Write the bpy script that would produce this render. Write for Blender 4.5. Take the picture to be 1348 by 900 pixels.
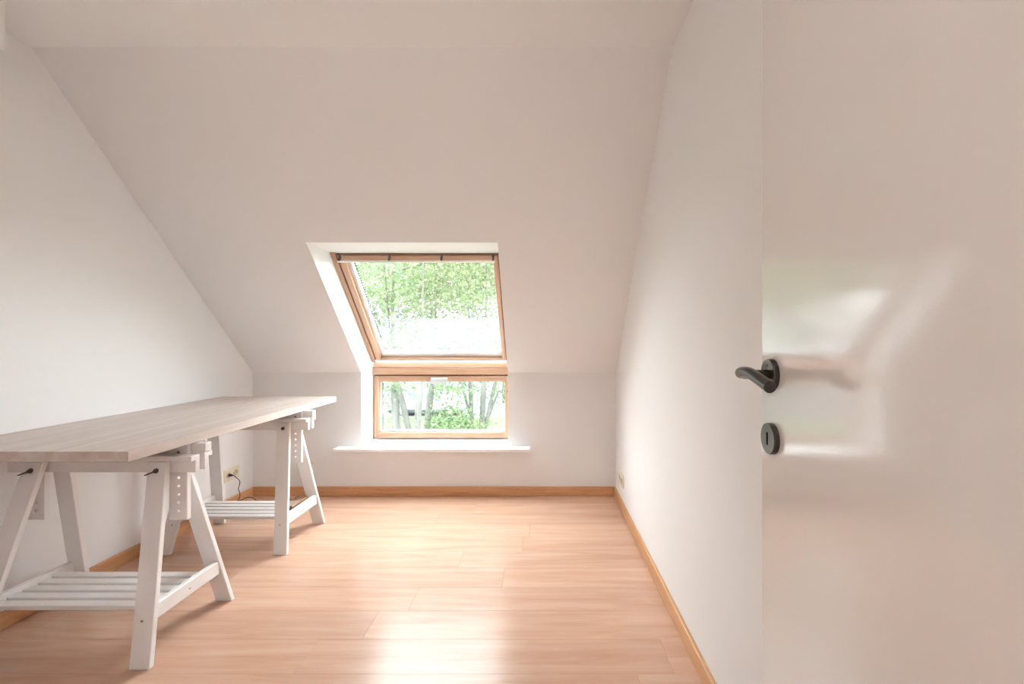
import bpy, bmesh, math, random
from mathutils import Vector, Matrix

for o in list(bpy.data.objects):
    bpy.data.objects.remove(o, do_unlink=True)
scene = bpy.context.scene
COL = scene.collection

# ------------------------------------------------------------------ camera
EYE = 1.12
cam_d = bpy.data.cameras.new('camera')
cam_d.sensor_fit = 'HORIZONTAL'
cam_d.sensor_width = 36.0
cam_d.lens = 36.0 * 600.0 / 1348.0
cam_d.shift_x = -39.0 / 1348.0
cam_d.clip_start = 0.02
cam_d.clip_end = 400
cam = bpy.data.objects.new('camera', cam_d)
cam.location = (0, 0, EYE)
cam.rotation_euler = (math.pi / 2, 0, 0)
COL.objects.link(cam)
scene.camera = cam

# ------------------------------------------------------------------ sky (bright overcast) and exposure
world = bpy.data.worlds.new('overcast_sky')
scene.world = world
world.use_nodes = True
bg = world.node_tree.nodes['Background']
bg.inputs['Color'].default_value = (0.915, 0.965, 1.04, 1)
bg.inputs['Strength'].default_value = 8.0
vs = scene.view_settings
vs.view_transform = 'Standard'
vs.look = 'None'
vs.gamma = 1.0
vs.use_curve_mapping = False
vs.exposure = 1.45

# ------------------------------------------------------------------ main measures (metres, x right, y into the room, z up)
XL, XR = -2.11, 0.54          # side walls
YF, YB = 3.327, -0.06         # knee wall under the slope, wall with the doorway
ZK, ZC = 0.898, 2.34          # knee wall height, flat ceiling
YC = YF - (ZC - ZK)           # where the 45 degree slope meets the ceiling
OXL, OXR = -1.32, -0.242      # window opening
OZT = 1.68                    # top of the opening
OYT = YF - (OZT - ZK)
YW = 3.552                    # plane of the lower window
SILL = 0.366                  # foot of the lower window
STOP = 0.360                  # top of the sill board

# ------------------------------------------------------------------ helpers
def link(o, parent=None):
    COL.objects.link(o)
    if parent is not None:
        o.parent = parent
    return o

def tag(o, label=None, cat=None, group=None, kind=None):
    if label: o['label'] = label
    if cat: o['category'] = cat
    if group: o['group'] = group
    if kind: o['kind'] = kind
    return o

def empty(name, loc=(0, 0, 0), rz=0.0):
    o = bpy.data.objects.new(name, None)
    o.empty_display_size = 0.1
    o.location = loc
    o.rotation_euler = (0, 0, rz)
    return link(o)

class MB:
    """collects shapes, builds one mesh object"""
    def __init__(self):
        self.bm = bmesh.new()
    def hexa(self, p, bevel=0.0):
        """8 points: bottom loop 0-3, top loop 4-7"""
        bm = self.bm
        v = [bm.verts.new(q) for q in p]
        fs = [(3, 2, 1, 0), (4, 5, 6, 7), (0, 1, 5, 4), (1, 2, 6, 5), (2, 3, 7, 6), (3, 0, 4, 7)]
        faces = [bm.faces.new([v[i] for i in f]) for f in fs]
        bmesh.ops.recalc_face_normals(bm, faces=faces)
        if bevel > 0:
            es = list({e for f in faces for e in f.edges})
            bmesh.ops.bevel(bm, geom=es, offset=bevel, segments=1, affect='EDGES', profile=0.5)
        return self
    def box(self, x0, x1, y0, y1, z0, z1, bevel=0.0):
        return self.hexa([(x0, y0, z0), (x1, y0, z0), (x1, y1, z0), (x0, y1, z0),
                          (x0, y0, z1), (x1, y0, z1), (x1, y1, z1), (x0, y1, z1)], bevel)
    def prism_x(self, poly, x0, x1, bevel=0.0):
        """polygon in (y, z) swept along x"""
        bm = self.bm
        a = [bm.verts.new((x0, y, z)) for y, z in poly]
        b = [bm.verts.new((x1, y, z)) for y, z in poly]
        n = len(poly)
        faces = [bm.faces.new(a), bm.faces.new(b[::-1])]
        for i in range(n):
            faces.append(bm.faces.new((a[i], b[i], b[(i + 1) % n], a[(i + 1) % n])))
        bmesh.ops.recalc_face_normals(bm, faces=faces)
        if bevel > 0:
            es = list({e for f in faces for e in f.edges})
            bmesh.ops.bevel(bm, geom=es, offset=bevel, segments=1, affect='EDGES', profile=0.5)
        return self
    def prism_z(self, poly, z0, z1, bevel=0.0):
        bm = self.bm
        a = [bm.verts.new((x, y, z0)) for x, y in poly]
        b = [bm.verts.new((x, y, z1)) for x, y in poly]
        n = len(poly)
        faces = [bm.faces.new(a), bm.faces.new(b[::-1])]
        for i in range(n):
            faces.append(bm.faces.new((a[i], b[i], b[(i + 1) % n], a[(i + 1) % n])))
        bmesh.ops.recalc_face_normals(bm, faces=faces)
        if bevel > 0:
            es = list({e for f in faces for e in f.edges})
            bmesh.ops.bevel(bm, geom=es, offset=bevel, segments=1, affect='EDGES', profile=0.5)
        return self
    def tube(self, pts, rad, n=12, caps=True):
        bm = self.bm
        pts = [Vector(p) for p in pts]
        if not isinstance(rad, (list, tuple)):
            rad = [rad] * len(pts)
        rings = []
        up = Vector((0.123, 0.321, 0.94)).normalized()
        for i, p in enumerate(pts):
            t = (pts[min(i + 1, len(pts) - 1)] - pts[max(i - 1, 0)]).normalized()
            if i == 0:
                if abs(t.dot(up)) > 0.95:
                    up = Vector((1, 0.2, 0)).normalized()
                a = (up - t * up.dot(t)).normalized()
            else:
                a = (a - t * a.dot(t)).normalized()
            b = t.cross(a)
            rings.append([bm.verts.new(p + (a * math.cos(2 * math.pi * k / n) + b * math.sin(2 * math.pi * k / n)) * rad[i]) for k in range(n)])
        for i in range(len(rings) - 1):
            for k in range(n):
                f = bm.faces.new((rings[i][k], rings[i][(k + 1) % n], rings[i + 1][(k + 1) % n], rings[i + 1][k]))
                f.smooth = True
        if caps:
            bm.faces.new(rings[0][::-1])
            bm.faces.new(rings[-1])
        return self
    def lathe(self, prof, origin, axis, n=32):
        """prof: list of (r, h) along the axis, closed at both ends when r is 0"""
        bm = self.bm
        ax = Vector(axis).normalized()
        a = ax.orthogonal().normalized(); b = ax.cross(a)
        o = Vector(origin)
        rings = []
        for r, h in prof:
            if r <= 1e-9:
                rings.append([bm.verts.new(o + ax * h)])
            else:
                rings.append([bm.verts.new(o + ax * h + (a * math.cos(2 * math.pi * k / n) + b * math.sin(2 * math.pi * k / n)) * r) for k in range(n)])
        fl = []
        for r0, r1 in zip(rings, rings[1:]):
            for k in range(n):
                q = [r0[k % len(r0)], r0[(k + 1) % len(r0)], r1[(k + 1) % len(r1)], r1[k % len(r1)]]
                u = []
                for v in q:
                    if v not in u: u.append(v)
                if len(u) >= 3: fl.append(bm.faces.new(u))
        bmesh.ops.recalc_face_normals(bm, faces=fl)
        return self
    def mesh(self, name, m):
        me = bpy.data.meshes.new(name)
        self.bm.to_mesh(me); self.bm.free()
        if m is not None: me.materials.append(m)
        return me
    def build(self, name, m, parent=None):
        return link(bpy.data.objects.new(name, self.mesh(name, m)), parent)

def copy_tree(o, parent=None):
    c = o.copy(); COL.objects.link(c)
    if parent is not None: c.parent = parent
    for ch in [x for x in bpy.data.objects if x.parent == o]:
        copy_tree(ch, c)
    return c

# ------------------------------------------------------------------ materials
def new_mat(name):
    m = bpy.data.materials.new(name); m.use_nodes = True
    return m, m.node_tree, m.node_tree.nodes['Principled BSDF']

def ramp(nt, stops):
    r = nt.nodes.new('ShaderNodeValToRGB')
    e = r.color_ramp.elements
    while len(e) < len(stops): e.new(0.5)
    for el, (p, c) in zip(e, stops):
        el.position = p; el.color = (*c, 1)
    return r

def plain(name, col, rough=0.5, metal=0.0, bump=0.0, bscale=200.0, spec=0.5, var=0.0):
    m, nt, b = new_mat(name)
    b.inputs['Base Color'].default_value = (*col, 1)
    b.inputs['Roughness'].default_value = rough
    b.inputs['Metallic'].default_value = metal
    b.inputs['Specular IOR Level'].default_value = spec
    tc = nt.nodes.new('ShaderNodeTexCoord')
    if var > 0:
        n = nt.nodes.new('ShaderNodeTexNoise'); n.inputs['Scale'].default_value = 3.0
        n.inputs['Detail'].default_value = 4
        nt.links.new(tc.outputs['Object'], n.inputs['Vector'])
        r = ramp(nt, [(0.3, tuple(c * (1 - var) for c in col)), (0.7, tuple(min(1, c * (1 + var)) for c in col))])
        nt.links.new(n.outputs['Fac'], r.inputs['Fac'])
        nt.links.new(r.outputs['Color'], b.inputs['Base Color'])
    if bump > 0:
        n2 = nt.nodes.new('ShaderNodeTexNoise'); n2.inputs['Scale'].default_value = bscale
        n2.inputs['Detail'].default_value = 3
        nt.links.new(tc.outputs['Object'], n2.inputs['Vector'])
        bp = nt.nodes.new('ShaderNodeBump'); bp.inputs['Strength'].default_value = bump
        bp.inputs['Distance'].default_value = 0.002
        nt.links.new(n2.outputs['Fac'], bp.inputs['Height'])
        nt.links.new(bp.outputs['Normal'], b.inputs['Normal'])
    return m

def wood(name, cols, axis, rough=0.4, fine=1.0, stretch=14.0, spec=0.5, per_object=True, bump=0.05, tone=0.0):
    """straight-grained wood: noise stretched along one axis plus fine fibres"""
    m, nt, b = new_mat(name)
    L = nt.links.new
    tc = nt.nodes.new('ShaderNodeTexCoord')
    oi = nt.nodes.new('ShaderNodeObjectInfo')
    mp = nt.nodes.new('ShaderNodeMapping')
    sc = [stretch * fine] * 3
    sc[axis] = fine
    mp.inputs['Scale'].default_value = sc
    L(tc.outputs['Object'], mp.inputs['Vector'])
    vec = mp.outputs['Vector']
    if per_object:
        mul = nt.nodes.new('ShaderNodeMath'); mul.operation = 'MULTIPLY'; mul.inputs[1].default_value = 97.0
        L(oi.outputs['Random'], mul.inputs[0])
        cb = nt.nodes.new('ShaderNodeCombineXYZ')
        for k in range(3): L(mul.outputs[0], cb.inputs[k])
        ad = nt.nodes.new('ShaderNodeVectorMath'); ad.operation = 'ADD'
        L(vec, ad.inputs[0]); L(cb.outputs[0], ad.inputs[1]); vec = ad.outputs[0]
    n1 = nt.nodes.new('ShaderNodeTexNoise'); n1.inputs['Scale'].default_value = 1.0
    n1.inputs['Detail'].default_value = 6; n1.inputs['Roughness'].default_value = 0.62
    n1.inputs['Distortion'].default_value = 0.6
    L(vec, n1.inputs['Vector'])
    r = ramp(nt, cols)
    L(n1.outputs['Fac'], r.inputs['Fac'])
    col = r.outputs['Color']
    if tone > 0:
        hs = nt.nodes.new('ShaderNodeHueSaturation')
        mr = nt.nodes.new('ShaderNodeMapRange')
        mr.inputs['To Min'].default_value = 1 - tone; mr.inputs['To Max'].default_value = 1 + tone
        L(oi.outputs['Random'], mr.inputs['Value'])
        L(mr.outputs[0], hs.inputs['Value']); L(col, hs.inputs['Color']); col = hs.outputs['Color']
    L(col, b.inputs['Base Color'])
    b.inputs['Roughness'].default_value = rough
    b.inputs['Specular IOR Level'].default_value = spec
    if bump > 0:
        n2 = nt.nodes.new('ShaderNodeTexNoise'); n2.inputs['Scale'].default_value = 6.0; n2.inputs['Detail'].default_value = 3
        L(vec, n2.inputs['Vector'])
        bp = nt.nodes.new('ShaderNodeBump'); bp.inputs['Strength'].default_value = bump; bp.inputs['Distance'].default_value = 0.002
        L(n2.outputs['Fac'], bp.inputs['Height']); L(bp.outputs['Normal'], b.inputs['Normal'])
    return m

M = {}
M['wall'] = plain('wall_paint', (0.865, 0.84, 0.83), 0.75, bump=0.06, bscale=160, spec=0.25)
M['lining'] = plain('lining_paint', (0.90, 0.89, 0.88), 0.45, spec=0.4)
M['sill'] = plain('sill_stone', (0.90, 0.89, 0.88), 0.3, spec=0.5)
M['door'] = plain('door_gloss_paint', (0.72, 0.68, 0.65), 0.055, bump=0.06, bscale=200, spec=0.7)
M['trestle'] = plain('trestle_white_paint', (0.84, 0.80, 0.78), 0.38, spec=0.4, bump=0.04, bscale=60)
M['dark_metal'] = plain('dark_bronze_metal', (0.05, 0.045, 0.041), 0.26, metal=0.6)
M['steel'] = plain('zinc_steel', (0.45, 0.43, 0.40), 0.35, metal=1.0)
M['bolt'] = plain('dark_zinc', (0.10, 0.09, 0.08), 0.4, metal=0.7)
M['dark'] = plain('dark_void', (0.006, 0.005, 0.005), 0.9, spec=0.0)
M['gasket'] = plain('dark_gasket', (0.014, 0.009, 0.006), 0.8, spec=0.05)
M['white_plastic'] = plain('white_plastic', (0.78, 0.78, 0.78), 0.35)
M['handle_white'] = plain('handle_white', (0.5, 0.5, 0.5), 0.4)
M['cream'] = plain('cream_plastic', (0.80, 0.70, 0.54), 0.35)
M['cream_dark'] = plain('cream_socket_well', (0.62, 0.52, 0.40), 0.5)
M['black_rubber'] = plain('black_rubber', (0.02, 0.02, 0.022), 0.5)
M['bar'] = plain('lacquered_aluminium', (0.80, 0.79, 0.76), 0.3, metal=0.3)
M['bracket'] = plain('grey_bracket', (0.07, 0.062, 0.055), 0.6)
PINE = [(0.30, (0.40, 0.215, 0.125)), (0.50, (0.47, 0.275, 0.175)), (0.70, (0.53, 0.34, 0.23))]
M['pine_x'] = wood('pine_along_x', PINE, 0, 0.35, fine=3.0, stretch=16)
M['pine_y'] = wood('pine_along_slope', PINE, 1, 0.35, fine=3.0, stretch=16)
M['pine_z'] = wood('pine_upright', PINE, 2, 0.35, fine=3.0, stretch=16)
SKIRT = [(0.30, (0.56, 0.27, 0.115)), (0.50, (0.66, 0.345, 0.16)), (0.72, (0.72, 0.41, 0.21))]
M['skirt_x'] = wood('beech_skirting_x', SKIRT, 0, 0.35, fine=3.0, stretch=14)
M['skirt_y'] = wood('beech_skirting_y', SKIRT, 1, 0.35, fine=3.0, stretch=14)
M['desk'] = wood('whitewashed_oak_desk', [(0.30, (0.53, 0.42, 0.365)), (0.50, (0.60, 0.495, 0.44)), (0.72, (0.68, 0.59, 0.535))], 1, 0.38, fine=1.6, stretch=12, bump=0.02)
M['floor'] = wood('beech_laminate', [(0.22, (0.56, 0.31, 0.21)), (0.45, (0.635, 0.385, 0.27)), (0.62, (0.675, 0.43, 0.31)), (0.82, (0.715, 0.485, 0.36))], 0, 0.23, fine=1.7, stretch=13, bump=0.012, tone=0.05, spec=0.42)
M['offcut'] = wood('brown_offcut', [(0.3, (0.20, 0.10, 0.055)), (0.6, (0.36, 0.20, 0.12))], 1, 0.6, fine=4, stretch=10)
M['subfloor'] = plain('plank_joint_fill', (0.46, 0.27, 0.18), 0.7)  # slab colour that shows in the plank joints

def glass_mat():
    m = bpy.data.materials.new('window_glass'); m.use_nodes = True
    nt = m.node_tree; nt.nodes.clear()
    out = nt.nodes.new('ShaderNodeOutputMaterial')
    mix = nt.nodes.new('ShaderNodeMixShader')
    tr = nt.nodes.new('ShaderNodeBsdfTransparent'); tr.inputs['Color'].default_value = (0.93, 0.96, 0.94, 1)
    gl = nt.nodes.new('ShaderNodeBsdfGlossy'); gl.inputs['Roughness'].default_value = 0.0
    lw = nt.nodes.new('ShaderNodeLayerWeight'); lw.inputs['Blend'].default_value = 0.5
    pw = nt.nodes.new('ShaderNodeMath'); pw.operation = 'POWER'; pw.inputs[1].default_value = 4.0
    ma = nt.nodes.new('ShaderNodeMath'); ma.operation = 'MULTIPLY_ADD'
    ma.inputs[1].default_value = 0.86; ma.inputs[2].default_value = 0.10   # two panes
    L = nt.links.new
    L(lw.outputs['Facing'], pw.inputs[0]); L(pw.outputs[0], ma.inputs[0]); L(ma.outputs[0], mix.inputs['Fac'])
    L(tr.outputs[0], mix.inputs[1]); L(gl.outputs[0], mix.inputs[2]); L(mix.outputs[0], out.inputs['Surface'])
    return m
M['glass'] = glass_mat()

def leaf_mat(name, c1, c2, trans=0.5):
    m = bpy.data.materials.new(name); m.use_nodes = True
    nt = m.node_tree; nt.nodes.clear(); L = nt.links.new
    out = nt.nodes.new('ShaderNodeOutputMaterial'); mix = nt.nodes.new('ShaderNodeMixShader')
    d = nt.nodes.new('ShaderNodeBsdfDiffuse'); t = nt.nodes.new('ShaderNodeBsdfTranslucent')
    geo = nt.nodes.new('ShaderNodeNewGeometry')
    r = ramp(nt, [(0.0, c1), (1.0, c2)])
    L(geo.outputs['Random Per Island'], r.inputs['Fac'])
    L(r.outputs['Color'], d.inputs['Color']); L(r.outputs['Color'], t.inputs['Color'])
    mix.inputs['Fac'].default_value = trans
    L(d.outputs[0], mix.inputs[1]); L(t.outputs[0], mix.inputs[2]); L(mix.outputs[0], out.inputs['Surface'])
    return m
M['leaf'] = leaf_mat('spring_leaf', (0.065, 0.11, 0.055), (0.18, 0.225, 0.12))
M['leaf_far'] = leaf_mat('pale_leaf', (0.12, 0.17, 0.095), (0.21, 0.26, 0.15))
M['leaf_pale'] = leaf_mat('veil_pale_leaf', (0.125, 0.145, 0.14), (0.165, 0.18, 0.175))  # leaf colour paled to imitate the white reflected veil on the glass
M['bark'] = plain('grey_bark', (0.07, 0.068, 0.06), 0.9, var=0.25, bump=0.5, bscale=20)
M['grass'] = plain('lawn', (0.035, 0.080, 0.014), 0.9, var=0.25)
M['road'] = plain('pale_concrete', (0.10, 0.10, 0.105), 0.9, var=0.04)
M['car_white'] = plain('car_paint', (0.35, 0.36, 0.38), 0.25)
M['car_dark'] = plain('car_dark_glass', (0.03, 0.035, 0.04), 0.15)

# ------------------------------------------------------------------ structure: floor with planks
fl = MB().box(XL - 0.1, XR + 0.1, YB - 0.1, YF + 0.1, -0.12, -0.009).build('floor', M['subfloor'])
tag(fl, kind='structure')
rng = random.Random(5)
PW, PL, GAP = 0.181, 1.285, 0.0006
plank_mesh = {}
known = {9: -0.677, 8: 0.447 - PL, 7: -0.963}      # rows whose end joints show, by row number
row0 = 1.719 - 9 * PW - PW
k = 0
y = row0
while y < YF - 0.002:
    y0, y1 = max(y, YB), min(y + PW, YF)
    if y1 - y0 > 0.004:
        off = known.get(k - 1, XL + rng.uniform(0.15, 1.2))
        cuts = [XL]
        x = off
        while x - PL > XL: x -= PL
        while x < XR:
            if XL + 0.03 < x < XR - 0.03: cuts.append(x)
            x += PL
        cuts.append(XR)
        for a, b in zip(cuts, cuts[1:]):
            key = (round(b - a, 3), round(y1 - y0, 3))
            if key not in plank_mesh:
                w, d = b - a - GAP, y1 - y0 - GAP
                plank_mesh[key] = MB().box(-w / 2, w / 2, -d / 2, d / 2, -0.008, 0.0, 0.0003).mesh('plank', M['floor'])
            p = bpy.data.objects.new('plank', plank_mesh[key])
            p.location = ((a + b) / 2, (y0 + y1) / 2, 0)
            link(p, fl)
    y += PW
    k += 1

# ------------------------------------------------------------------ structure: walls, slope, ceiling
prof = [(YB - 0.1, -0.12), (YF + 0.4, -0.12), (YF + 0.4, ZK), (YC, ZC + 0.4), (YB - 0.1, ZC + 0.4)]
tag(MB().prism_x(prof, XL - 0.12, XL).build('wall_left', M['wall']), kind='structure')
tag(MB().prism_x(prof, XR, XR + 0.12).build('wall_right', M['wall']), kind='structure')
kn = MB()
kn.box(XL, OXL, YF, YF + 0.4, -0.12, ZK)
kn.box(OXR, XR, YF, YF + 0.4, -0.12, ZK)
kn.box(OXL, OXR, YF, YF + 0.4, -0.12, STOP - 0.023)
tag(kn.build('wall_far', M['wall']), kind='structure')
sl = MB()
full = [(YF, ZK), (YC, ZC), (YC, ZC + 0.4), (YF + 0.4, ZK)]
sl.prism_x(full, XL, OXL)
sl.prism_x(full, OXR, XR)
sl.prism_x([(OYT, OZT), (YC, ZC), (YC, ZC + 0.4), (OYT + 0.4, OZT)], OXL, OXR)
tag(sl.build('ceiling_slope', M['wall']), kind='structure')
tag(MB().box(XL, XR, YB - 0.1, YC, ZC, ZC + 0.4).build('ceiling', M['wall']), kind='structure')
# boxed downstand in the corner of left wall and ceiling
tag(MB().box(XL, -1.915, YB, 1.627, 2.164, ZC).build('trim_1', M['wall']), kind='structure')
# reveal linings of the window: left, right, top
T = 0.004
rv = MB()
rv.prism_x([(YF + 0.001, ZK), (YF + 0.001, SILL), (YW + 0.03, SILL), (YW + 0.03, 0.98), (2.88, OZT), (OYT + 0.001, OZT)], OXL, OXL + T)
rv.prism_x([(YF + 0.001, ZK), (YF + 0.001, SILL), (YW + 0.03, SILL), (YW + 0.03, 0.98), (2.88, OZT), (OYT + 0.001, OZT)], OXR - T, OXR)
rv.prism_x([(OYT + 0.005, OZT - T), (OYT + 0.001, OZT), (2.86, OZT), (2.86, OZT - T)], OXL + T, OXR - T)
tag(rv.build('trim_2', M['lining']), kind='structure')
# skirting boards
BH, BT = 0.067, 0.014
tag(MB().box(XL + BT, XR - BT, YF - BT, YF, 0.0, BH, 0.002).build('baseboard_far', M['skirt_x']), kind='structure')
tag(MB().box(XL, XL + BT, YB, YF, 0.0, BH, 0.002).build('baseboard_left', M['skirt_y']), kind='structure')
tag(MB().box(XR - BT, XR, YB, YF, 0.0, BH, 0.002).build('baseboard_right', M['skirt_y']), kind='structure')
# wall behind the camera with the doorway, and the landing beyond it
HX, HY, DA = 0.3485, -0.022, 0.05
DX0, DX1, DZ = HX - 0.84, HX + 0.005, 2.05
wb = MB()
wb.box(XL, DX0, YB - 0.1, YB, -0.12, ZC)
wb.box(DX1, XR, YB - 0.1, YB, -0.12, ZC)
wb.box(DX0, DX1, YB - 0.1, YB, DZ, ZC)
tag(wb.build('wall_back', M['wall']), kind='structure')
hl = MB()
HY0, HY1, HX0, HX1 = -1.75, YB - 0.1, -1.6, 1.2
hl.box(HX0, HX1, HY0 - 0.1, HY0, -0.12, 2.4)
hl.box(HX0 - 0.1, HX0, HY0, HY1, -0.12, 2.4)
hl.box(HX1, HX1 + 0.1, HY0, HY1, -0.12, 2.4)
hl.box(HX0, HX1, HY0, HY1, 2.4, 2.5)
tag(hl.build('wall_landing', M['wall']), kind='structure')
tag(MB().box(HX0, HX1, HY0, HY1, -0.12, -0.001).build('floor_landing', M['floor']), kind='structure')

# added fill light on the landing ceiling, unseen: frosted dome on a white base
def opal(name, strength):
    m, nt, b = new_mat(name)
    b.inputs['Base Color'].default_value = (0.9, 0.9, 0.88, 1)
    b.inputs['Emission Color'].default_value = (1.0, 0.94, 0.88, 1)
    b.inputs['Emission Strength'].default_value = strength
    return m
lm = opal('fill_dome_glow', 22.0)
def make_fill_light(loc, label):
    t = empty('landing_fill_light', loc); tag(t, label, 'lamp')
    MB().lathe([(0, 0), (0.15, 0), (0.15, -0.02), (0.14, -0.03), (0, -0.03)], (0, 0, 0), (0, 0, 1)).build('fill_light_base', M['white_plastic'], t)
    MB().lathe([(0.135, -0.03), (0.13, -0.06), (0.10, -0.085), (0.05, -0.10), (0, -0.103)], (0, 0, 0), (0, 0, 1)).build('fill_light_dome', lm, t)
make_fill_light((-0.1, -0.9, 2.4), 'added fill light: unseen white opal dome on the landing ceiling outside the door')
pl = empty('pendant_fill_light', (-0.80, 0.42, ZC)); tag(pl, 'added fill light: unseen white opal globe hanging by a cord from the flat ceiling', 'lamp')  # globe pendant added out of view as fill light
MB().lathe([(0, 0), (0.03, 0), (0.03, -0.004), (0.02, -0.012), (0, -0.012)], (0, 0, 0), (0, 0, 1)).build('ceiling_rose', M['white_plastic'], pl)
MB().tube([(0, 0, -0.010), (0, 0, -0.17)], 0.003, 8).build('cord', M['white_plastic'], pl)
MB().lathe([(0, -0.165), (0.016, -0.165), (0.016, -0.20), (0, -0.20)], (0, 0, 0), (0, 0, 1)).build('fill_light_holder', M['white_plastic'], pl)
MB().lathe([(0.11 * math.sin(math.pi * i / 14), -0.30 + 0.11 * math.cos(math.pi * i / 14)) for i in range(15)], (0, 0, 0), (0, 0, 1)).build('globe', opal('fill_globe_glow', 3.3), pl)

# ------------------------------------------------------------------ structure: door leaf with its fittings
door = empty('door_1', (HX, HY, 0), math.pi / 2 - DA)
tag(door, kind='structure')
DW = 0.83
MB().box(0, DW, -0.04, 0, 0.008, 2.03, 0.0015).build('door_leaf', M['door'], door)
hx, hz, kz = DW - 0.042, 1.0655, 0.958
hd = empty('door_handle'); hd.parent = door
ros = [(0, 0.0), (0.0262, 0.0), (0.0262, 0.0075), (0.0252, 0.0092), (0.0100, 0.0092), (0.0096, 0.0086), (0, 0.0086)]
MB().lathe(ros, (hx, 0, hz), (0, 1, 0), 48).build('rose', M['dark_metal'], hd)
def smooth_path(pts, n=8):
    P = [Vector(p) for p in pts]; out = []
    for i in range(len(P) - 1):
        p0, p1, p2, p3 = P[max(i - 1, 0)], P[i], P[i + 1], P[min(i + 2, len(P) - 1)]
        for k in range(n):
            t = k / n
            out.append(0.5 * ((2 * p1) + (-p0 + p2) * t + (2 * p0 - 5 * p1 + 4 * p2 - p3) * t * t + (-p0 + 3 * p1 - 3 * p2 + p3) * t ** 3))
    out.append(P[-1]); return out
lev = smooth_path([(hx, 0.008, hz), (hx, 0.030, hz), (hx - 0.001, 0.044, hz + 0.001), (hx - 0.010, 0.056, hz + 0.003), (hx - 0.026, 0.059, hz + 0.0055),
                   (hx - 0.05, 0.059, hz + 0.006), (hx - 0.075, 0.058, hz + 0.001), (hx - 0.098, 0.057, hz - 0.005), (hx - 0.118, 0.056, hz - 0.010)])
MB().tube(lev, [0.0078 + 0.0012 * min(1, i / 24) for i in range(len(lev))], 24).build('lever', M['dark_metal'], hd)
ke = MB().lathe([(0, 0.0), (0.0262, 0.0), (0.0262, 0.0075), (0.0252, 0.0092), (0, 0.0092)], (hx, 0, kz), (0, 1, 0), 48).build('key_escutcheon', M['dark_metal'], door)
MB().box(hx - 0.0030, hx + 0.0030, 0.0088, 0.0094, kz - 0.0105, kz + 0.0105, 0.0).build('keyhole', M['dark'], ke)

# ------------------------------------------------------------------ structure: roof window
w1 = empty('window_1', (0, YW, 0.95)); tag(w1, kind='structure')
w1.rotation_euler = (math.radians(135), 0, 0)          # local +y runs up the slope, local +z points into the room
def wbox(name, x0, x1, s0, s1, n0, n1, m, parent=w1, bev=0.002):
    """s up the slope, n outward from the inner plane"""
    return MB().box(x0, x1, s0, s1, -n1, -n0, bev).build(name, m, parent)
FXL, FXR = OXL + T, -0.2475
ST = 1.030
fr = MB()
fr.box(FXL, FXL + 0.030, 0.012, ST + 0.02, -0.09, 0.0, 0.002)
fr.box(FXR - 0.024, FXR, 0.012, ST + 0.02, -0.09, 0.0, 0.002)
fr.build('frame', M['pine_y'], w1)
wbox('top_gasket', FXL + 0.030, FXR - 0.024, 0.997, ST + 0.03, 0.035, 0.09, M['gasket'])
wbox('side_gasket', FXL + 0.028, FXL + 0.040, 0.02, 1.03, 0.03, 0.08, M['gasket'], bev=0)
wbox('side_gasket', FXR - 0.030, FXR - 0.022, 0.02, 1.03, 0.03, 0.08, M['gasket'], bev=0)
SXL, SXR = FXL + 0.036, FXR - 0.028
sa = MB()
sa.box(SXL, SXL + 0.036, 0.026, 0.996, -0.07, -0.006, 0.003)
sa.box(SXR - 0.030, SXR, 0.026, 0.996, -0.07, -0.006, 0.003)
sash = sa.build('sash', M['pine_y'], w1)
wbox('sash_rail', SXL + 0.036, SXR - 0.030, 0.026, 0.046, 0.006, 0.07, M['pine_x'])
wbox('sash_rail', SXL + 0.036, SXR - 0.030, 0.960, 0.996, 0.006, 0.07, M['pine_x'])
GXL, GXR = SXL + 0.036, SXR - 0.030
bd = MB()
bd.box(GXL, GXL + 0.022, 0.046, 0.962, -0.062, -0.040)
bd.box(GXR - 0.006, GXR, 0.046, 0.962, -0.062, -0.040)
bd.box(GXL + 0.022, GXR - 0.006, 0.046, 0.098, -0.062, -0.040)
bd.build('glazing_bead', M['white_plastic'], w1)
wbox('glass_pane', GXL + 0.018, GXR - 0.004, 0.05, 0.965, 0.050, 0.0505, M['glass'], bev=0)
sp = MB()                                               # perforated spacer seen along the left glass edge
for i in range(42):
    s0 = 0.115 + i * 0.0197
    sp.box(GXL + 0.036, GXL + 0.045, s0, s0 + 0.0105, -0.049, -0.0475)
sp.build('spacer_strip', M['bracket'], w1)
MB().box(-1.272, -0.290, 0.972, 0.984, 0.022, 0.034, 0.002).build('ventilation_bar', M['bar'], w1)
for bx in (-1.262, -0.95, -0.624, -0.302):
    MB().box(bx - 0.005, bx + 0.005, 0.979, 1.000, -0.008, 0.030, 0.001).build('bar_bracket', M['bracket'], w1)

# ------------------------------------------------------------------ structure: lower window, transom and sill
w2 = empty('window_2', (0, YW, SILL)); tag(w2, kind='structure')
def vbox(name, x0, x1, d0, d1, z0, z1, m, parent=w2, bev=0.002):
    return MB().box(x0, x1, d0, d1, z0 - SILL, z1 - SILL, bev).build(name, m, parent)
WT = 0.862
f2 = MB()
f2.box(FXL, FXL + 0.008, 0, 0.06, 0, WT - SILL, 0.001)
f2.box(FXR - 0.012, FXR, 0, 0.06, 0, WT - SILL, 0.001)
f2.build('frame', M['pine_z'], w2)
vbox('gap_seal', FXL + 0.008, FXR - 0.012, 0.014, 0.06, SILL, SILL + 0.004, M['gasket'], bev=0)
vbox('gap_seal', FXL + 0.008, FXR - 0.012, 0.014, 0.06, WT - 0.004, WT, M['gasket'], bev=0)
S2L, S2R, S2B, S2T = FXL + 0.0105, FXR - 0.0145, SILL + 0.005, WT - 0.005
s2 = MB()
s2.box(S2L, S2L + 0.034, 0.0, 0.055, S2B - SILL, S2T - SILL, 0.002)
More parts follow.
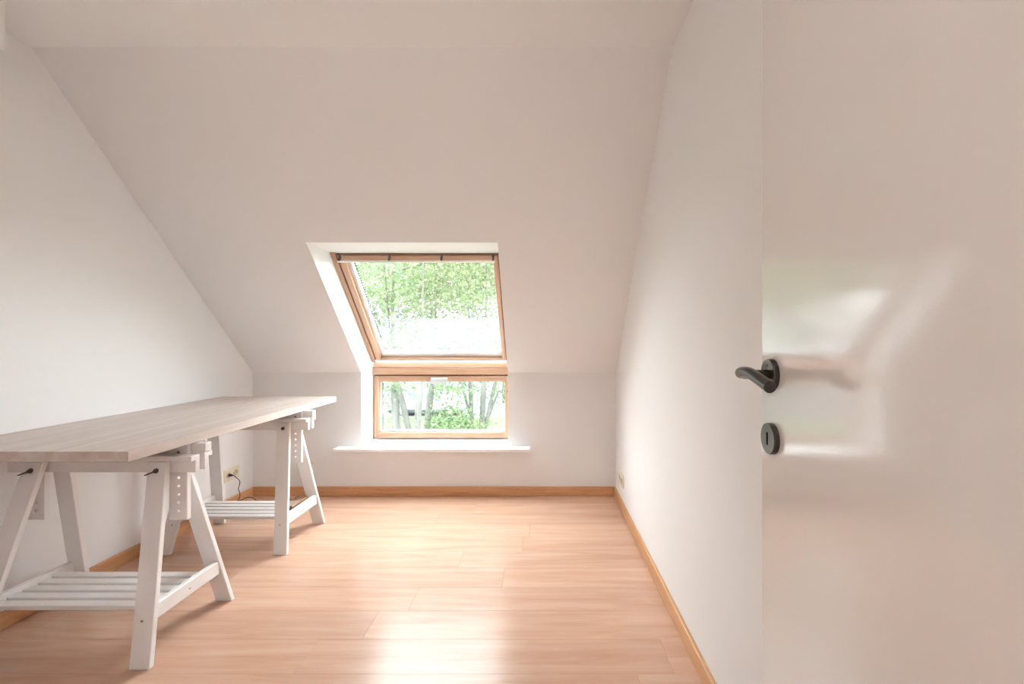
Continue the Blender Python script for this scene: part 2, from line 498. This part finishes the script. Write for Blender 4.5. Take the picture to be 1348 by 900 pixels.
s2.box(S2R - 0.024, S2R, 0.0, 0.055, S2B - SILL, S2T - SILL, 0.002)
s2.build('sash', M['pine_z'], w2)
vbox('sash_rail', S2L + 0.034, S2R - 0.024, 0.0, 0.055, S2B, S2B + 0.044, M['pine_x'])
vbox('sash_rail', S2L + 0.034, S2R - 0.024, 0.0, 0.055, S2T - 0.046, S2T, M['pine_x'])
gx0, gx1, gz0, gz1 = S2L + 0.034, S2R - 0.024, S2B + 0.044, S2T - 0.046
b2 = MB()
b2.box(gx0, gx0 + 0.018, 0.030, 0.05, gz0 - SILL, gz1 - SILL)
b2.box(gx0 + 0.018, gx1, 0.030, 0.05, gz0 - SILL, gz0 + 0.014 - SILL)
b2.build('glazing_bead', M['white_plastic'], w2)
vbox('spacer_strip', gx0 + 0.0185, gx0 + 0.024, 0.036, 0.037, gz0 + 0.014, gz1, M['gasket'], bev=0)
vbox('glass_pane', gx0 + 0.01, gx1, 0.040, 0.0405, gz0, gz1, M['glass'], bev=0)
hnd = MB()
hxc = -0.796
hnd.prism_x([(0.0, 0.0), (-0.020, -0.004), (-0.024, -0.012), (-0.020, -0.044), (-0.014, -0.046), (-0.010, -0.014), (0.0, -0.012)], -0.064, 0.064, 0.001)
h2 = hnd.build('handle', M['handle_white'], w2); h2.location = (hxc, 0.0, 0.844 - SILL)
MB().lathe([(0, 0), (0.004, 0), (0.004, -0.003), (0, -0.003)], (FXR - 0.012 - 0.009, 0.0, 0.735 - SILL), (0, 1, 0), 12).build('screw', M['gasket'], w2)
vbox('transom_board', FXL, FXR, -0.010, 0.06, 0.8655, 0.923, M['pine_x'])
MB().prism_x([(-0.010, 0.925 - SILL), (0.060, 0.925 - SILL), (0.060, 0.972 - SILL), (0.030, 0.966 - SILL)], FXL, FXR, 0.001).build('transom_cover', M['pine_x'], w2)
SF = 3.234 - YW
si = MB().prism_z([(-1.482, SF), (-0.083, SF), (-0.083, YF - YW), (OXR, YF - YW), (OXR, 0.05), (OXL, 0.05), (OXL, YF - YW), (-1.482, YF - YW)], STOP - SILL - 0.022, STOP - SILL, 0.002)
si.build('window_sill', M['sill'], w2)

# ------------------------------------------------------------------ trestles
TX = -1.683
def make_trestle(y):
    t = empty('trestle', (TX, y, 0))
    wm = M['trestle']
    for sx in (1, -1):
        for sy in (-1, 1):
            zt = 0.667
            def ring(cx, yo, z):
                ya, yb = sorted((sy * yo, sy * (yo - 0.021)))
                return [(cx - 0.035, ya, z), (cx + 0.035, ya, z), (cx + 0.035, yb, z), (cx - 0.035, yb, z)]
            lg = MB().hexa(ring(sx * 0.308, 0.218, 0.0) + ring(sx * 0.232, 0.055, zt), 0.002).build('leg', wm, t)
            zz = 0.145; f = zz / zt
            yy = sy * (0.218 + (0.055 - 0.218) * f)
            MB().lathe([(0, -0.001), (0.0042, -0.001), (0.0042, 0.0012), (0.0022, 0.0008), (0, 0.0002)], (sx * (0.308 - 0.076 * f) - 0.004 * sx, yy, zz), (0, sy, 0), 10).build('screw', M['steel'], lg)
            # wing bolt near the top of the leg
            zz = 0.636; f = zz / zt
            bx, yy = sx * (0.308 - 0.076 * f), sy * (0.218 + (0.055 - 0.218) * f)
            wbm = MB().lathe([(0, -0.004), (0.0095, -0.002), (0.0095, 0.002), (0.0060, 0.003), (0.0060, 0.010), (0.0045, 0.012), (0, 0.012)], (bx, yy, zz), (0, sy, 0), 14)
            if sy < 0 and y < 2.2:
                wbm.tube([(bx - 0.002, yy - 0.009, zz - 0.001), (bx - 0.014, yy - 0.014, zz - 0.006), (bx - 0.030, yy - 0.016, zz - 0.0125)], [0.0035, 0.003, 0.0022], 8)
            wbm.build('wing_bolt', M['bolt'], t)
    for sy in (-1, 1):
        a, b, c = sy * 0.055, sy * 0.033, sy * 0.0125
        poly = [(c, 0.6885), (a, 0.6885), (a, 0.669), (b, 0.669), (b, 0.622), (c, 0.622)]
        MB().prism_x(poly, -0.358, 0.362, 0.0015).build('top_rail', wm, t)
    # height uprights with their rows of pin holes
    for sx in (1, -1):
        up = MB().box(-0.035, 0.035, -0.010, 0.010, 0.432, 0.7245, 0.0015).build('height_upright', wm, t)
        up.location = (sx * 0.276, 0, 0)
        ct = MB()
        for i in range(8):
            ct.lathe([(0, -0.02), (0.0056, -0.02), (0.0056, 0.02), (0, 0.02)], (0.002, 0, 0.466 + 0.0325 * i), (0, 1, 0), 14)
        co = ct.build('cutter', wm, t); co.location = up.location
        bo = up.modifiers.new('holes', 'BOOLEAN'); bo.operation = 'DIFFERENCE'; bo.object = co; bo.solver = 'EXACT'
        bpy.context.view_layer.update()
        me = bpy.data.meshes.new_from_object(up.evaluated_get(bpy.context.evaluated_depsgraph_get()))
        up.modifiers.clear(); up.data = me
        bpy.data.objects.remove(co, do_unlink=True)
        MB().lathe([(0, -0.006), (0.0055, -0.006), (0.0055, 0.006), (0, 0.006)], (0.002, -0.006, 0.6935), (0, 1, 0), 12).build('height_pin', M['offcut'], up)
    MB().box(-0.362, 0.366, 0.0105, 0.046, 0.690, 0.7245, 0.002).build('top_bar', wm, t)
    # slatted shelf
    for sx in (1, -1):
        x0, x1 = sorted((sx * 0.297, sx * 0.318))
        r = MB().box(x0, x1, -0.157, 0.157, 0.138, 0.193, 0.002).build('shelf_rail', wm, t)
        MB().lathe([(0, -0.001), (0.0036, -0.001), (0.0036, 0.001), (0.0018, 0.0006), (0, 0.0001)], (sx * 0.318, -0.005, 0.164), (sx, 0, 0), 10).build('screw', M['steel'], r)
    sm = MB().box(-0.297, 0.297, -0.018, 0.018, -0.017, 0.0, 0.002).mesh('shelf_slat', wm)
    for i in range(5):
        s = bpy.data.objects.new('shelf_slat', sm); link(s, t)
        s.location = (0, -0.122 + 0.0518 * i, 0.175)
    return t
t1 = make_trestle(1.774)
tag(t1, 'white wooden trestle with an empty slatted shelf, under the desk end farther from the window', 'trestle', 'white desk trestles')
t2 = make_trestle(2.612)
tag(t2, 'white wooden trestle with brown board on its shelf, under the desk end nearer the window', 'trestle', 'white desk trestles')

# ------------------------------------------------------------------ desk top
dt = MB().box(-0.374, 0.374, -0.759, 0.759, 0, 0.0345, 0.0012).build('desk_top', M['desk'])
dt.location = (-1.733, 2.257, 0.7255)
tag(dt, 'long whitewashed wood desk top laid across two white trestles along the wall', 'table top')

# ------------------------------------------------------------------ brown board left on the far trestle's shelf
ob = empty('wooden_offcut', (TX + 0.250, 2.612, 0.1755), 0.02)
tag(ob, 'short brown wooden board lying on the slatted shelf of the trestle', 'board')
MB().box(-0.032, 0.036, -0.060, 0.122, 0, 0.022, 0.002).build('board', M['offcut'], ob)
MB().box(-0.032, -0.024, -0.060, 0.050, 0.0222, 0.029, 0.001).build('dark_strip', plain('dark_red_wood', (0.12, 0.04, 0.02), 0.6), ob)
MB().box(-0.022, 0.034, -0.058, 0.03, 0.0222, 0.026, 0.001).build('pale_strip', plain('pale_wood', (0.33, 0.23, 0.18), 0.6), ob)
MB().lathe([(0, 0), (0.004, 0), (0.004, 0.002), (0, 0.002)], (0.012, 0.01, 0.026), (0, 0, 1), 10).build('screw', M['steel'], ob)

# ------------------------------------------------------------------ wall sockets (local +y points out of the wall)
def make_socket(loc, rz, n, label):
    t = empty('wall_socket', loc, rz)
    w = 0.0725 * n + 0.008
    MB().box(-w / 2, w / 2, 0, 0.010, -0.0405, 0.0405, 0.003).build('socket_plate', M['cream'], t)
    for i in range(n):
        x = (i - (n - 1) / 2) * 0.0715
        s = MB().lathe([(0.0215, 0.009), (0.0215, 0.0118), (0.0195, 0.0118), (0.0185, 0.0104), (0, 0.0104)], (x, 0, 0), (0, 1, 0), 24).build('socket_well', M['cream_dark'], t)
        for dx in (-0.0095, 0.0095):
            MB().lathe([(0.0026, 0.0104), (0.0026, 0.0112), (0, 0.0112)], (x + dx, 0, 0), (0, 1, 0), 8).build('pin_hole', M['dark'], s)
        MB().lathe([(0.0024, 0.0104), (0.0024, 0.016), (0, 0.016)], (x, 0, 0.011), (0, 1, 0), 8).build('earth_pin', M['steel'], s)
    return tag(t, label, 'socket')
make_socket((XL, 3.092, 0.226), -math.pi / 2, 2, 'cream double wall socket with a black plug in it, behind the trestle')
make_socket((XR, 3.06, 0.200), math.pi / 2, 2, 'cream double wall socket low on the bare wall opposite the desk')
make_socket((-1.704, YF, 0.212), math.pi, 1, 'cream single wall socket below the sloped ceiling, beside the window sill')

pc = empty('power_cable', (XL + 0.012, 3.058, 0.226))
tag(pc, 'thin black cable plugged into the wall socket and trailing onto the floor', 'cable')
MB().lathe([(0, 0.0), (0.009, 0.0), (0.0085, 0.012), (0.006, 0.022), (0.004, 0.026), (0, 0.026)], (0, 0, 0), (1, 0, 0), 16).build('plug', M['black_rubber'], pc)
cp = [(0.024, 0, 0), (0.032, 0.004, -0.004), (0.040, 0.012, -0.017), (0.051, 0.032, -0.047), (0.050, 0.030, -0.078), (0.045, 0.028, -0.102), (0.052, 0.030, -0.126),
      (0.050, 0.035, -0.156), (0.034, 0.040, -0.182), (0.040, 0.060, -0.188), (0.061, 0.090, -0.180), (0.095, 0.095, -0.183), (0.128, 0.090, -0.200), (0.17, 0.06, -0.2235), (0.24, 0.02, -0.2235), (0.32, -0.05, -0.2235)]
MB().tube(smooth_path(cp, 6), 0.0024, 8).build('cord', M['black_rubber'], pc)

# ------------------------------------------------------------------ outside: ground, road, trees, hedge, car
GZ = -3.0
tag(MB().box(-40, 40, YF + 0.8, 25.0, GZ - 0.2, GZ).build('ground_lawn', M['grass']), kind='structure')
tag(MB().box(-120, 120, 25.0, 160.0, GZ - 0.2, GZ - 0.01).build('ground_road', M['road']), kind='structure')
tag(MB().box(XL - 0.12, XR + 0.12, YB - 0.1, YF + 0.4, GZ, -0.121).build('wall_lower_storey', M['wall']), kind='structure')

def at(px, py, Y):
    return Vector(((px - 713) / 600 * Y, Y, EYE - (py - 450) / 600 * Y))

def leaves(mb, rnd, centre, spread, n, size):
    bm = mb.bm
    for _ in range(n):
        p = Vector(centre) + Vector((rnd.gauss(0, spread[0]), rnd.gauss(0, spread[1]), rnd.gauss(0, spread[2])))
        s = size * rnd.uniform(0.6, 1.3)
        d = Vector((rnd.gauss(0, 1), rnd.gauss(0, 1), rnd.gauss(0, 0.6) - 0.3)).normalized()
        w = d.cross(Vector((rnd.gauss(0, 1), rnd.gauss(0, 1), rnd.gauss(0, 1)))).normalized()
        v = [bm.verts.new(q) for q in (p, p + d * s * 0.45 + w * s * 0.32, p + d * s, p + d * s * 0.45 - w * s * 0.32)]
        bm.faces.new(v)

def make_tree(name, label, cat, group, stems, clusters, seed, lm, size=0.10, branches=5, crown=True):
    """stems: lists of (x, y, z, r); clusters: (centre, spread, n)"""
    rnd = random.Random(seed)
    base = Vector(stems[0][0][:3])
    t = empty(name, base); tag(t, label, cat, group)
    tr = MB()
    lf = MB()
    for st in stems:
        pts = [Vector(q[:3]) - base for q in st]
        tr.tube(smooth_path(pts, 4), [st[min(int(i / 4), len(st) - 1)][3] for i in range(4 * (len(st) - 1) + 1)], 8)
        for b in range(branches):
            f = rnd.uniform(0.62, 1.0)
            i = f * (len(pts) - 1); j = min(int(i), len(pts) - 2); p = pts[j].lerp(pts[j + 1], i - j)
            a = rnd.uniform(0, 2 * math.pi); ln = rnd.uniform(0.7, 1.9)
            q = p + Vector((math.cos(a), math.sin(a), rnd.uniform(0.3, 1.1))) * ln * 0.55
            e = q + Vector((math.cos(a + rnd.uniform(-.6, .6)), math.sin(a), rnd.uniform(-0.1, 0.6))) * ln * 0.6
            tr.tube([p, q, e], [0.030, 0.018, 0.007], 5)
            leaves(lf, rnd, e, (0.42, 0.42, 0.30), 110, size)
            leaves(lf, rnd, q, (0.35, 0.35, 0.28), 60, size)
    tr.build('trunk', M['bark'], t)
    for c, s, n in clusters:
        leaves(lf, rnd, Vector(c) - base, s, n, size)
    if crown:
        for st in stems[:1]:
            for k in range(4):
                c = Vector((st[-1][0] + rnd.uniform(-1.2, 1.2), st[-1][1] + rnd.uniform(-0.6, 0.6), 4.3 + k * 0.62)) - base
                leaves(lf, rnd, c, (0.95, 0.8, 0.32), 480, size * 1.35)
    fo = lf.build('foliage', lm, t); fo['kind'] = 'stuff'
    return t

def stem(pxs, Y, r, topz=6.8, lean=0.0):
    """stem through image points (px, py), carried down to the ground and up into the crown"""
    a, b = at(*pxs[0], Y), at(*pxs[-1], Y)          # a upper, b lower
    d = (b - a) / (b.z - a.z)
    g = b + d * (GZ - b.z)
    up = a + (a - b) * 0.8
    u2 = Vector((up.x + lean, Y + 0.2, max(topz, up.z + 0.6)))
    return [(*g, r * 1.15), (*b, r), (*a, r * 0.9), (*up, r * 0.35), (*u2, r * 0.15)]

G = 'trees in the garden below the window'
make_tree('garden_tree', 'slender tree whose two stems fork near the ground, seen through lower window beside its frame', 'tree', G,
          [stem([(519, 503), (522, 565)], 14, 0.125), stem([(526, 512), (538, 565)], 14, 0.095, lean=-0.6)],
          [(at(508, 520, 14), (0.35, 0.4, 0.4), 330), (at(535, 508, 13.6), (0.5, 0.4, 0.12), 260), (at(505, 385, 14), (0.9, 0.9, 0.6), 1500), (at(470, 370, 14), (0.9, 0.9, 0.7), 1300)], 1, M['leaf'])
make_tree('garden_tree', 'pale grey single trunk tree standing left of the bush behind a dark trunk', 'tree', G,
          [stem([(553, 503), (549, 565)], 12, 0.092)],
          [(at(545, 372, 12.5), (0.9, 0.8, 0.5), 1500)], 2, M['leaf'])
make_tree('garden_tree', 'single trunk tree rising straight out of the leafy bush', 'tree', G,
          [stem([(568, 503), (562, 565)], 13, 0.10)],
          [(at(590, 512, 12.8), (0.35, 0.4, 0.12), 260), (at(588, 365, 13), (0.9, 0.9, 0.5), 1500), (at(600, 535, 12.8), (0.3, 0.3, 0.2), 170)], 3, M['leaf'])
make_tree('garden_tree', 'thin dark tree with a crooked side stem next to the bush', 'tree', G,
          [stem([(619, 503), (622, 565)], 15, 0.075), stem([(608, 505), (617, 540)], 15, 0.045, lean=-0.5)],
          [(at(606, 518, 14.8), (0.5, 0.4, 0.3), 380), (at(630, 372, 15), (1.0, 0.9, 0.6), 1500)], 4, M['leaf'])
make_tree('garden_tree', 'tree of three spreading stems fanning out from one foot, farthest from the bush', 'tree', G,
          [stem([(637, 503), (634, 565)], 13, 0.085), stem([(652, 503), (639, 562)], 13, 0.06, lean=0.4), stem([(656, 515), (643, 550)], 13, 0.035, lean=0.8)],
          [(at(658, 512, 13), (0.3, 0.4, 0.3), 200), (at(658, 370, 13), (0.8, 0.9, 0.6), 1500), (at(640, 355, 13), (0.9, 0.9, 0.4), 800)], 5, M['leaf'])
BLAB = ('pale green tree across the road, behind the forked two-stem garden tree',
      'broad pale green tree across the road, behind the bush and the single trunks',
      'pale green tree across the road, behind the fan of three spreading stems',
      'pale green tree added out of view to end the row across the road, for the door reflection')
for i, (px, Y) in enumerate(((455, 30), (565, 34), (665, 31), (345, 29))):  # last tree is added, hidden from direct view, to fill the door reflection
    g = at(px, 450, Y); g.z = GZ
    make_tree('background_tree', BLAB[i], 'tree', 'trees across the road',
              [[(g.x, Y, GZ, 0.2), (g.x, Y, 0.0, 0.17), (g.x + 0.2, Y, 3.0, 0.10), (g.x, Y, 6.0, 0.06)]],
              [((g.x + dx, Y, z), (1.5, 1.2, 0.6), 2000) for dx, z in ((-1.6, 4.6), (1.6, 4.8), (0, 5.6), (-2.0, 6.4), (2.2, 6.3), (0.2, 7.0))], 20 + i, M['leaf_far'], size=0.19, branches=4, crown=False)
bush = empty('bush', (at(600, 565, 12.4).x, 12.4, GZ)); tag(bush, 'low leafy bush with yellow green tips at the foot of the trees', 'bush')
rb = random.Random(9)
st = MB(); lf = MB()
for i in range(9):
    a = rb.uniform(0, 6.28); st.tube([(0, 0, 0), (math.cos(a) * 0.3, math.sin(a) * 0.3, 0.9), (math.cos(a) * 0.8, math.sin(a) * 0.5, 1.7)], [0.02, 0.015, 0.006], 5)
st.build('stem', M['bark'], bush)
for c, s, n in (((0.0, 0, 1.55), (0.5, 0.35, 0.25), 1300), ((-0.3, 0, 2.0), (0.3, 0.25, 0.2), 420), ((0.35, 0, 1.95), (0.22, 0.25, 0.12), 260), ((0, 0, 0.9), (0.5, 0.4, 0.5), 500)):
    leaves(lf, rb, c, s, n, 0.09)
lo = lf.build('foliage', M['leaf'], bush); lo['kind'] = 'stuff'
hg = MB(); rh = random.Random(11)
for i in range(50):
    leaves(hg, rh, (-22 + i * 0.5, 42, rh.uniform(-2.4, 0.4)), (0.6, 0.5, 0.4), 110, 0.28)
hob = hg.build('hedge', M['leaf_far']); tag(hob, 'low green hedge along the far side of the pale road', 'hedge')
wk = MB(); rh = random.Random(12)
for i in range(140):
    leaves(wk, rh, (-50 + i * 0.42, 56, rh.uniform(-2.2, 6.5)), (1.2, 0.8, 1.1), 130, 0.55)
wob = wk.build('windbreak', M['leaf_pale']); tag(wob, 'tall row of foliage far behind the low green hedge, painted pale as if veiled by the glass', 'tree row')

car = empty('parked_car', (-6.46, 26.2, GZ)); tag(car, 'white car parked on the pale road behind the tree trunks', 'car')
cb = MB().prism_z([(-2.0, -0.85), (2.0, -0.85), (2.1, -0.6), (2.1, 0.6), (2.0, 0.85), (-2.0, 0.85), (-2.1, 0.6), (-2.1, -0.6)], 0.32, 0.85, 0.08).build('body', M['car_white'], car)
MB().hexa([(-1.3, -0.78, 0.85), (1.2, -0.78, 0.85), (1.2, 0.78, 0.85), (-1.3, 0.78, 0.85), (-0.8, -0.62, 1.42), (0.6, -0.62, 1.42), (0.6, 0.62, 1.42), (-0.8, 0.62, 1.42)], 0.05).build('cabin', M['car_white'], car)
MB().hexa([(-1.1, -0.79, 0.90), (1.0, -0.79, 0.90), (1.0, -0.75, 0.90), (-1.1, -0.75, 0.90), (-0.75, -0.66, 1.34), (0.55, -0.66, 1.34), (0.55, -0.62, 1.34), (-0.75, -0.62, 1.34)]).build('side_window', M['car_dark'], car)
MB().box(-2.05, 2.05, -0.84, 0.84, 0.16, 0.33, 0.02).build('underbody', M['car_dark'], car)
for wx in (-1.3, 1.3):
    for wy in (-0.86, 0.68):
        wh = MB().lathe([(0, 0), (0.30, 0), (0.31, 0.03), (0.31, 0.15), (0.30, 0.18), (0, 0.18)], (wx, wy, 0.31), (0, 1, 0), 20).build('wheel', M['black_rubber'], car)
        MB().lathe([(0, -0.005), (0.19, -0.005), (0.19, 0.185), (0, 0.185)], (wx, wy, 0.31), (0, 1, 0), 16).build('rim', M['steel'], wh)
